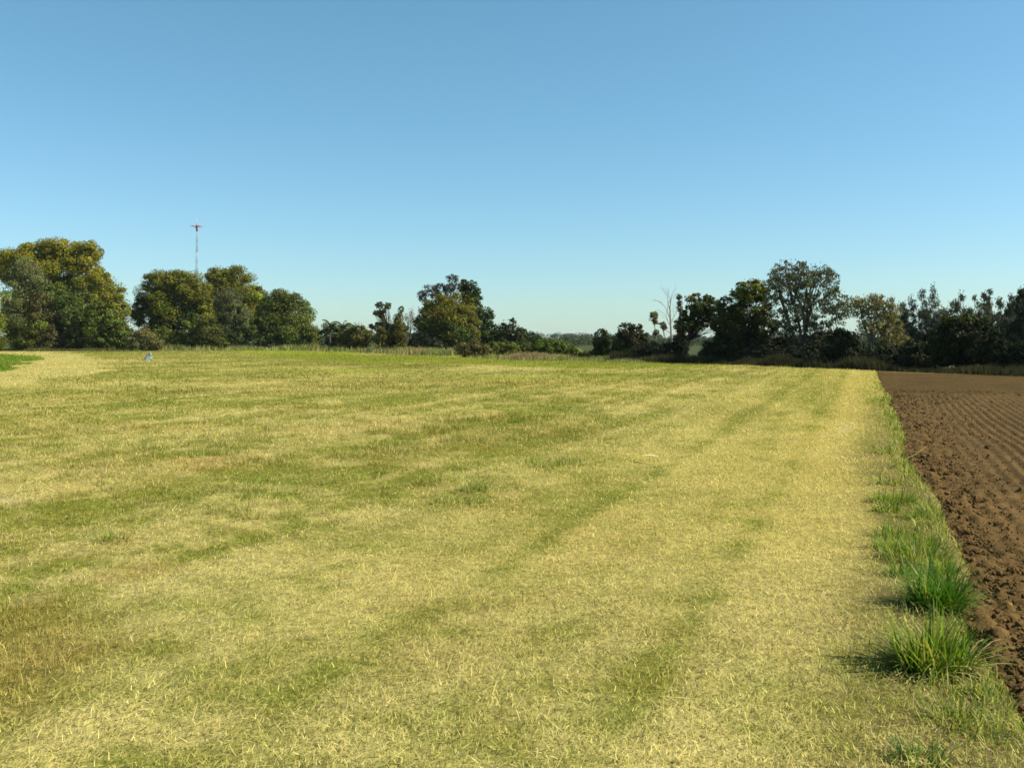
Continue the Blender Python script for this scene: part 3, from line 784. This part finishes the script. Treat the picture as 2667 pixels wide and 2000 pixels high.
def lacy(label, px, tops, d, seed, dens=.30, wid=1.0, colr=(.092, .096, .058)):
    """several thin leaders fanning up from one base, each hung with small drooping sprays"""
    rng = np.random.default_rng(seed); lob = []; tw = []
    for (tx_, ty_) in tops:
        bx_ = px + rng.normal(0, 3)
        tw.append((bx_, 955, tx_, ty_ + 6, .045))
        m_ = 14
        for i in range(m_):
            t_ = .18 + .82 * (i + rng.uniform(-.4, .4)) / (m_ - 1)
            t_ = min(t_, 1.0)
            sp = (24 * (1.06 - t_) + 2.5) * wid
            if rng.random() < .10: continue
            lob.append((bx_ + (tx_ - bx_) * t_ + rng.normal(0, sp * 1.0), 955 + (ty_ + 5 - 955) * t_ + rng.normal(0, 5), rng.uniform(.6, 1.3) * (20 * (1.08 - t_) + 6.0) * wid, rng.uniform(11, 24)))
    for i in range(9):
        lob.append((px + rng.normal(0, 24), rng.uniform(815, 915), rng.uniform(12, 22), rng.uniform(12, 20)))
    tree('she_oak', label, d, px, lob, [colr], .12, dens * .55, .42, GR, bark=(.11, .095, .08), droop=.6, aspect=3.0, mat=M_LEAFR, tr=.06, core=.75, shell=.5, seed=seed, nclf=2.6, limbs=False, tw=tw)
lacy('she oak with a branch leaning left out of the olive gum', 2375, [(2322, 768), (2352, 790), (2378, 785)], edge_d(2368, 8), 11)
lacy('open topped she oak with tufted heads above the black tree', 2418, [(2398, 757), (2430, 753), (2446, 778), (2412, 800)], edge_d(2424, 9), 13, .26)
lacy('low lacy she oak filling the space right of the open topped one', 2466, [(2462, 800), (2480, 790), (2448, 815)], edge_d(2455, 11), 21, .28)
lacy('small faint she oak between the open topped and the tallest spire', 2500, [(2488, 772), (2506, 768), (2520, 800)], edge_d(2492, 10), 14, .26)
lacy('narrow twin tipped she oak before the tallest spire on the right', 2545, [(2538, 778), (2552, 786)], edge_d(2545, 6), 15, .34)
lacy('tallest pointed she oak spire on the right', 2572, [(2569, 749), (2585, 790)], edge_d(2568, 7), 16, .5, 1.15)
lacy('two headed she oak right of the tallest spire', 2618, [(2606, 775), (2628, 769), (2640, 800)], edge_d(2618, 5), 17, .40, 1.1)
lacy('lacy she oak seen behind the two headed one near the right edge', 2645, [(2640, 786), (2655, 800)], edge_d(2640, 8), 22, .34, 1.1)
lacy('pale lacy she oak behind the right side of the olive gum', 2345, [(2335, 812), (2352, 805), (2322, 822)], edge_d(2340, 10), 23, .28)
lacy('dark dense she oak cut by the right edge of the photo', 2668, [(2662, 750), (2676, 770), (2690, 790)], edge_d(2660, 3), 18, .8, 1.3, (.04, .05, .028))
tree('dark_tree', 'black green domed tree standing forward below the she oaks', edge_d(2505, 1.5), 2510,
     [(2500,858,52,32),(2460,875,36,32),(2555,870,46,36),(2520,905,84,44),(2450,920,40,38),(2590,910,30,40),(2480,838,28,16,1),(2520,836,34,16,1)],
     [(.024, .030, .009), (.060, .068, .010)], .15, 1.05, .25, GR, bark=DARKB)
# shaded understorey shrubs under the right row, each its own bush
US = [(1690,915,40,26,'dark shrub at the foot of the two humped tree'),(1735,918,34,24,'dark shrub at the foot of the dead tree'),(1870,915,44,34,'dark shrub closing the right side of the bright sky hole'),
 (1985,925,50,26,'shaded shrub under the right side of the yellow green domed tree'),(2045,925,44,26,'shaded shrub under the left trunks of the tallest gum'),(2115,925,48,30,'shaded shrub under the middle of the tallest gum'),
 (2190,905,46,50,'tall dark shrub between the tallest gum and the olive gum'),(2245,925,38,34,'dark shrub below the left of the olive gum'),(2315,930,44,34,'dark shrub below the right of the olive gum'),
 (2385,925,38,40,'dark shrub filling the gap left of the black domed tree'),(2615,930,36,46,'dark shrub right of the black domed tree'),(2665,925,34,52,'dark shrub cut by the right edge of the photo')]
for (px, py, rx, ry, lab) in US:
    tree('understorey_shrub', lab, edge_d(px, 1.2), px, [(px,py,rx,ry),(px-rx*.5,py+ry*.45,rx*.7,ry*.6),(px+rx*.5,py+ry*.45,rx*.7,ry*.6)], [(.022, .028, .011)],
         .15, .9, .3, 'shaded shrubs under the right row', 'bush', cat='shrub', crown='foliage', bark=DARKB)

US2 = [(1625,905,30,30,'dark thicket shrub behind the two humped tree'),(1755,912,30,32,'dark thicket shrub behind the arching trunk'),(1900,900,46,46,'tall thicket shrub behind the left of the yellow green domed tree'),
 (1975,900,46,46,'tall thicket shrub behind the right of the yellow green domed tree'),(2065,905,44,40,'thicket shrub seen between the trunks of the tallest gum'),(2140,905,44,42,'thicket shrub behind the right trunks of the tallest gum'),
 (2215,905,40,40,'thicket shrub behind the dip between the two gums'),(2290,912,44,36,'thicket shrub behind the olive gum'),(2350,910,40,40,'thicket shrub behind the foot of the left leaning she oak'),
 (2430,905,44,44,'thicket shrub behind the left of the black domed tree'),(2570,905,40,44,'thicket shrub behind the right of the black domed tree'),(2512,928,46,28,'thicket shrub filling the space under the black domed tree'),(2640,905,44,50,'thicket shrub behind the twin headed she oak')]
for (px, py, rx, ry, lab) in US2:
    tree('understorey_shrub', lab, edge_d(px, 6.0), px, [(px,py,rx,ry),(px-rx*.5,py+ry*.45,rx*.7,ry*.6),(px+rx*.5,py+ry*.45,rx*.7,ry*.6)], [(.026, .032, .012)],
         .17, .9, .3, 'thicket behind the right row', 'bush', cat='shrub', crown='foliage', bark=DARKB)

# ------------------------------------------------------------------ weeds at the far field edge
def weed_strip(name, label, pts, n, hmin, hmax, wd, depth, cols, seed, lean=.3):
    rng = np.random.default_rng(seed)
    P = np.array([G(*p) for p in pts])
    seg = np.linalg.norm(np.diff(P, axis=0), axis=1); cs = np.concatenate([[0], np.cumsum(seg)])
    s_ = rng.random(n) * cs[-1]
    x = np.interp(s_, cs, P[:, 0]); y = np.interp(s_, cs, P[:, 1]) + rng.normal(0, depth, n)
    x = x + rng.normal(0, depth * .4, n)
    clump_ = fbm(x / 2.2, y / 2.2, seed, 3)
    h = (hmin + (hmax - hmin) * np.clip((clump_ - .3) * 2.2, 0, 1)) * rng.uniform(.6, 1.2, n)
    c = np.array(cols)[np.clip((vn(x / 1.6, y / 1.6, seed + 9) * len(cols) + rng.normal(0, .4, n)).astype(int), 0, len(cols) - 1)]
    c = c * np.exp(rng.normal(0, .25, n))[:, None]
    A = blades(np.stack([x, y, np.full(n, -.02)], 1), rng.uniform(0, 6.28, n), np.abs(rng.normal(lean, .2, n)), h, np.full(n, wd) * rng.uniform(.6, 1.4, n), c, .5, rng)
    o = mesh(name, A[0], A[1], A[2], M_GRASS, A[3])
    return tag(o, label, 'weeds', None, 'stuff')
WG = [(.16, .19, .05), (.26, .26, .09), (.12, .16, .03), (.30, .27, .12)]
weed_strip('weeds', 'pale green uncut weeds in front of the big left trees', [(340,913),(420,911),(560,912),(700,911),(850,912)], 16000, .35, 1.3, .07, 5.0, WG, 201)
weed_strip('weeds', 'brownish seeding weeds before the palms and middle clump', [(820,913),(960,915),(1080,921),(1190,925)], 13000, .3, 1.1, .06, 3.5, WG + [(.30, .20, .09)], 202)
weed_strip('dead_grass', 'dead reddish brown grass before the low bushes', [(1345,936),(1400,938),(1455,936)], 5000, .25, .80, .035, 1.4, [(.27, .20, .10), (.32, .27, .13), (.20, .17, .06)], 203)
weed_strip('weeds', 'yellow green weeds round the small bush in the gap', [(1260,931),(1340,934),(1480,938),(1560,938),(1640,944)], 9000, .2, .7, .035, 2.2, WG, 204)
weed_strip('weeds', 'short dark weeds under the left trees', [(-60,914),(120,915),(345,915)], 8000, .2, .7, .07, 2.5, [(.07, .08, .02), (.12, .12, .04), (.05, .06, .015)], 205)
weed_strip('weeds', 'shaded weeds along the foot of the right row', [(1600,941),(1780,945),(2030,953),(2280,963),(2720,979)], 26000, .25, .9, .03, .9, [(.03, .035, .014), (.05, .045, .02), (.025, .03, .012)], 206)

# ------------------------------------------------------------------ blue sack on a stake, radio mast
def sack():
    X, Y = G(383, 939)
    root = empty('plastic_sack', (X, Y, 0)); tag(root, 'small pale blue plastic sack slumped over a short stake in the field', 'sack')
    g = Geo(); rng = np.random.default_rng(3)
    n_, m_ = 14, 12; vs = []; fs = []
    for i in range(m_):
        t_ = i / (m_ - 1); r_ = (.34 * (1 - t_) ** .8 + .10) * (1 - .5 * sstep(.85, 1, t_))
        for k in range(n_):
            a = 2 * math.pi * k / n_; rr = r_ * (1 + .25 * math.sin(3 * a + 5 * t_) + rng.normal(0, .10))
            vs.append((X + .8 * rr * math.cos(a) + .30 * t_, Y + rr * .6 * math.sin(a), .0 + .68 * t_ + rng.normal(0, .02)))
    for i in range(m_ - 1):
        for k in range(n_):
            fs.append((i*n_+k, i*n_+(k+1)%n_, (i+1)*n_+(k+1)%n_, (i+1)*n_+k))
    fs.append(tuple((m_-1)*n_+k for k in range(n_)))
    g.add(vs, fs, (.185, .235, .19)); g.build('sack_body', M_SACK, root, (X, Y, 0))
    g = Geo(); g.tube([(X + .05, Y, -.1), (X + .31, Y, .78)], [.022, .018], (.30, .30, .24), 8); g.build('stake', M_PAINT, root, (X, Y, 0))
sack()

def mast():
    d = 330.0
    B = AT(508, HOR, d) * [1, 1, 0]
    root = empty('radio_mast', B); tag(root, 'slender banded radio mast with a red cross arm head rising above the trees', 'mast')
    ztop = AT(513, 604, d)[2]
    lean = AT(513, 604, d)[0] - B[0]
    nb = 11; hb = ztop / nb
    for b in range(nb):
        g = Geo(); colr = (.36, .36, .37) if b % 2 == 0 else (.20, .22, .23)
        z0, z1 = b * hb, (b + 1) * hb
        w = .34
        def pt(k, z):
            a = 2 * math.pi * k / 3 + .4
            return np.array([B[0] + lean * z / ztop + w * math.cos(a), B[1] + w * math.sin(a), z])
        for k in range(3):
            g.tube([pt(k, z0), pt(k, z1)], [.055, .055], colr, 6)
            m = 4
            for i in range(m):
                za, zb = z0 + (z1 - z0) * i / m, z0 + (z1 - z0) * (i + 1) / m
                g.tube([pt(k, za), pt((k + 1) % 3, zb)], [.034, .034], colr, 5)
                g.tube([pt(k, zb - .02), pt((k + 1) % 3, zb - .02)], [.03, .03], colr, 5)
        g.build('lattice_section', M_PAINT, root, B)
    T = np.array([B[0] + lean, B[1], ztop])
    g = Geo(); g.tube([T, T + [0, 0, .9], T + [0, 0, 2.0], T + [0, 0, 2.3]], [.22, .34, .58, .45], (.20, .10, .13), 12); g.build('antenna_head', M_PAINT, root, B)
    g = Geo()
    for a in (0.1, 1.15, 2.2):
        v = np.array([math.cos(a), math.sin(a), 0])
        c_ = T + np.array([0, 0, 1.9])
        g.tube([c_ - v * 2.3, c_ - v * 1.1, c_ + v * 1.1, c_ + v * 2.3], [.07, .14, .14, .07], (.42, .17, .22), 8)
    g.build('cross_arm', M_PAINT, root, B)
    g = Geo(); g.tube([T + [0, 0, 2.3], T + [0, 0, 4.4]], [.10, .05], (.5, .5, .5), 6); g.build('aerial_tip', M_PAINT, root, B)
mast()

# ------------------------------------------------------------------ distant rise and its woods
xs = np.linspace(-900, 1500, 240); ys = np.linspace(700, 1500, 40)
xx, yy = np.meshgrid(xs, ys)
hz = 7.0 * np.clip(1 - ((yy - 1100) / 400) ** 2, 0, 1) * (.25 + 1.0 * fbm(xx / 260, yy / 500, 301, 3)) - .3
gf = grid_faces(len(ys), len(xs))
o = mesh('hills', np.stack([xx.ravel(), yy.ravel(), hz.ravel()], 1), gf, np.full(len(gf), 4), M_FIELD, np.tile([.05, .065, .025], (xx.size, 1)), smooth=True)
tag(o, 'low wooded rise on the horizon', None, None, 'structure')
rng = np.random.default_rng(77)
nt = 900
tx = rng.uniform(-500, 1300, nt); ty = rng.uniform(780, 1120, nt)
tz = 7.0 * np.clip(1 - ((ty - 1100) / 400) ** 2, 0, 1) * (.25 + 1.0 * fbm(tx / 260, ty / 500, 301, 3))
hh = rng.uniform(2.0, 5.5, nt) * (.7 + .6 * vn(tx / 60, ty / 60, 5))
n2 = 900
a_ = rng.uniform(1390, 2800, n2); d2_ = rng.uniform(230, 700, n2)
tx = np.concatenate([tx, (a_ - W / 2) / F * d2_]); ty = np.concatenate([ty, d2_]); tz = np.concatenate([tz, np.zeros(n2)]); hh = np.concatenate([hh, rng.uniform(1.6, 2.9, n2)]); nt = nt + n2
k = np.repeat(np.arange(nt), 90)
dv = unit(rng.normal(0, 1, (len(k), 3))); dv[:, 2] = np.abs(dv[:, 2])
p = np.stack([tx[k], ty[k], tz[k]], 1) + dv * np.stack([hh[k] * 1.1, hh[k] * 1.1, hh[k]], 1)
V = leaves_at(p, np.clip(ty[k] / 700, .35, 1.3), dv, rng)
c = np.repeat(np.array([.045, .06, .022]) * np.exp(rng.normal(0, .25, nt))[k][:, None], 4, 0)
fl = np.arange(len(V)).reshape(-1, 4)
o = mesh('far_woodland', V, fl, np.full(len(fl), 4), M_FAR, c)
tag(o, 'hazy bluish green woodland on the distant rise', 'woodland', None, 'stuff')

# ------------------------------------------------------------------ air
hm = bpy.data.materials.new('haze'); hm.use_nodes = True; hn = hm.node_tree; hn.nodes.clear()
ho = hn.nodes.new('ShaderNodeOutputMaterial'); hp = hn.nodes.new('ShaderNodeVolumePrincipled')
hp.inputs['Color'].default_value = (.80, .90, 1.0, 1); hp.inputs['Density'].default_value = .00005
hn.links.new(hp.outputs[0], ho.inputs['Volume'])
a, b_, c0, d0, e0, f0 = -3900., 3900., -25., 5200., -1.5, 52.
o = mesh('haze', [(a,c0,e0),(b_,c0,e0),(b_,d0,e0),(a,d0,e0),(a,c0,f0),(b_,c0,f0),(b_,d0,f0),(a,d0,f0)],
         [(3,2,1,0),(4,5,6,7),(0,1,5,4),(1,2,6,5),(2,3,7,6),(3,0,4,7)], [4]*6, hm)
tag(o, 'thin pale blue haze in the air over the field', 'haze', None, 'stuff')

# ------------------------------------------------------------------ light, sky, camera
SUN_AZ, SUN_EL = rad(95), rad(42)
sd = np.array([math.sin(SUN_AZ) * math.cos(SUN_EL), math.cos(SUN_AZ) * math.cos(SUN_EL), math.sin(SUN_EL)])
from mathutils import Vector
sl = bpy.data.lights.new('sun', 'SUN'); sl.energy = 5.0; sl.angle = rad(.53); sl.color = (1, .93, .82)
so = bpy.data.objects.new('sun', sl); link(so); so.rotation_euler = Vector((-sd[0], -sd[1], -sd[2])).to_track_quat('-Z', 'Y').to_euler(); so.location = (0, 0, 60)

w = bpy.data.worlds.new('World'); sc.world = w; w.use_nodes = True
nt_ = w.node_tree; bg = nt_.nodes['Background']
sky = nt_.nodes.new('ShaderNodeTexSky'); sky.sky_type = 'NISHITA'; sky.sun_disc = False
sky.sun_elevation = SUN_EL; sky.sun_rotation = SUN_AZ
sky.air_density = 1.0; sky.dust_density = .4; sky.ozone_density = 1.6; sky.altitude = 0
tint = nt_.nodes.new('ShaderNodeMix'); tint.data_type = 'RGBA'; tint.blend_type = 'MULTIPLY'; tint.inputs[0].default_value = 1
tint.inputs[7].default_value = (.70, .99, 1.05, 1)
sp_ = nt_.nodes.new('ShaderNodeSeparateColor'); cb_ = nt_.nodes.new('ShaderNodeCombineColor')
pw_ = nt_.nodes.new('ShaderNodeMath'); pw_.operation = 'POWER'; pw_.inputs[1].default_value = .85
ml_ = nt_.nodes.new('ShaderNodeMath'); ml_.operation = 'MULTIPLY'; ml_.inputs[1].default_value = 1.24
nt_.links.new(sky.outputs[0], sp_.inputs[0]); nt_.links.new(sp_.outputs[1], pw_.inputs[0]); nt_.links.new(pw_.outputs[0], ml_.inputs[0])
nt_.links.new(sp_.outputs[0], cb_.inputs[0]); nt_.links.new(ml_.outputs[0], cb_.inputs[1]); nt_.links.new(sp_.outputs[2], cb_.inputs[2])
nt_.links.new(cb_.outputs[0], tint.inputs[6]); nt_.links.new(tint.outputs[2], bg.inputs[0]); bg.inputs[1].default_value = .0755

cam = bpy.data.cameras.new('camera'); cam.lens = LENS; cam.sensor_width = 36; cam.clip_end = 20000; cam.clip_start = .05
co = bpy.data.objects.new('camera', cam); link(co); co.location = (0, 0, CAMZ); co.rotation_euler = (math.pi / 2 - TH, 0, 0)
sc.camera = co
sc.view_settings.view_transform = 'Standard'; sc.view_settings.look = 'None'; sc.view_settings.exposure = .9; sc.view_settings.gamma = 1
sc.cycles.max_bounces = 6; sc.cycles.volume_bounces = 0; sc.cycles.transparent_max_bounces = 6
sc.cycles.pixel_filter_type = 'BLACKMAN_HARRIS'; sc.cycles.filter_width = 1.65
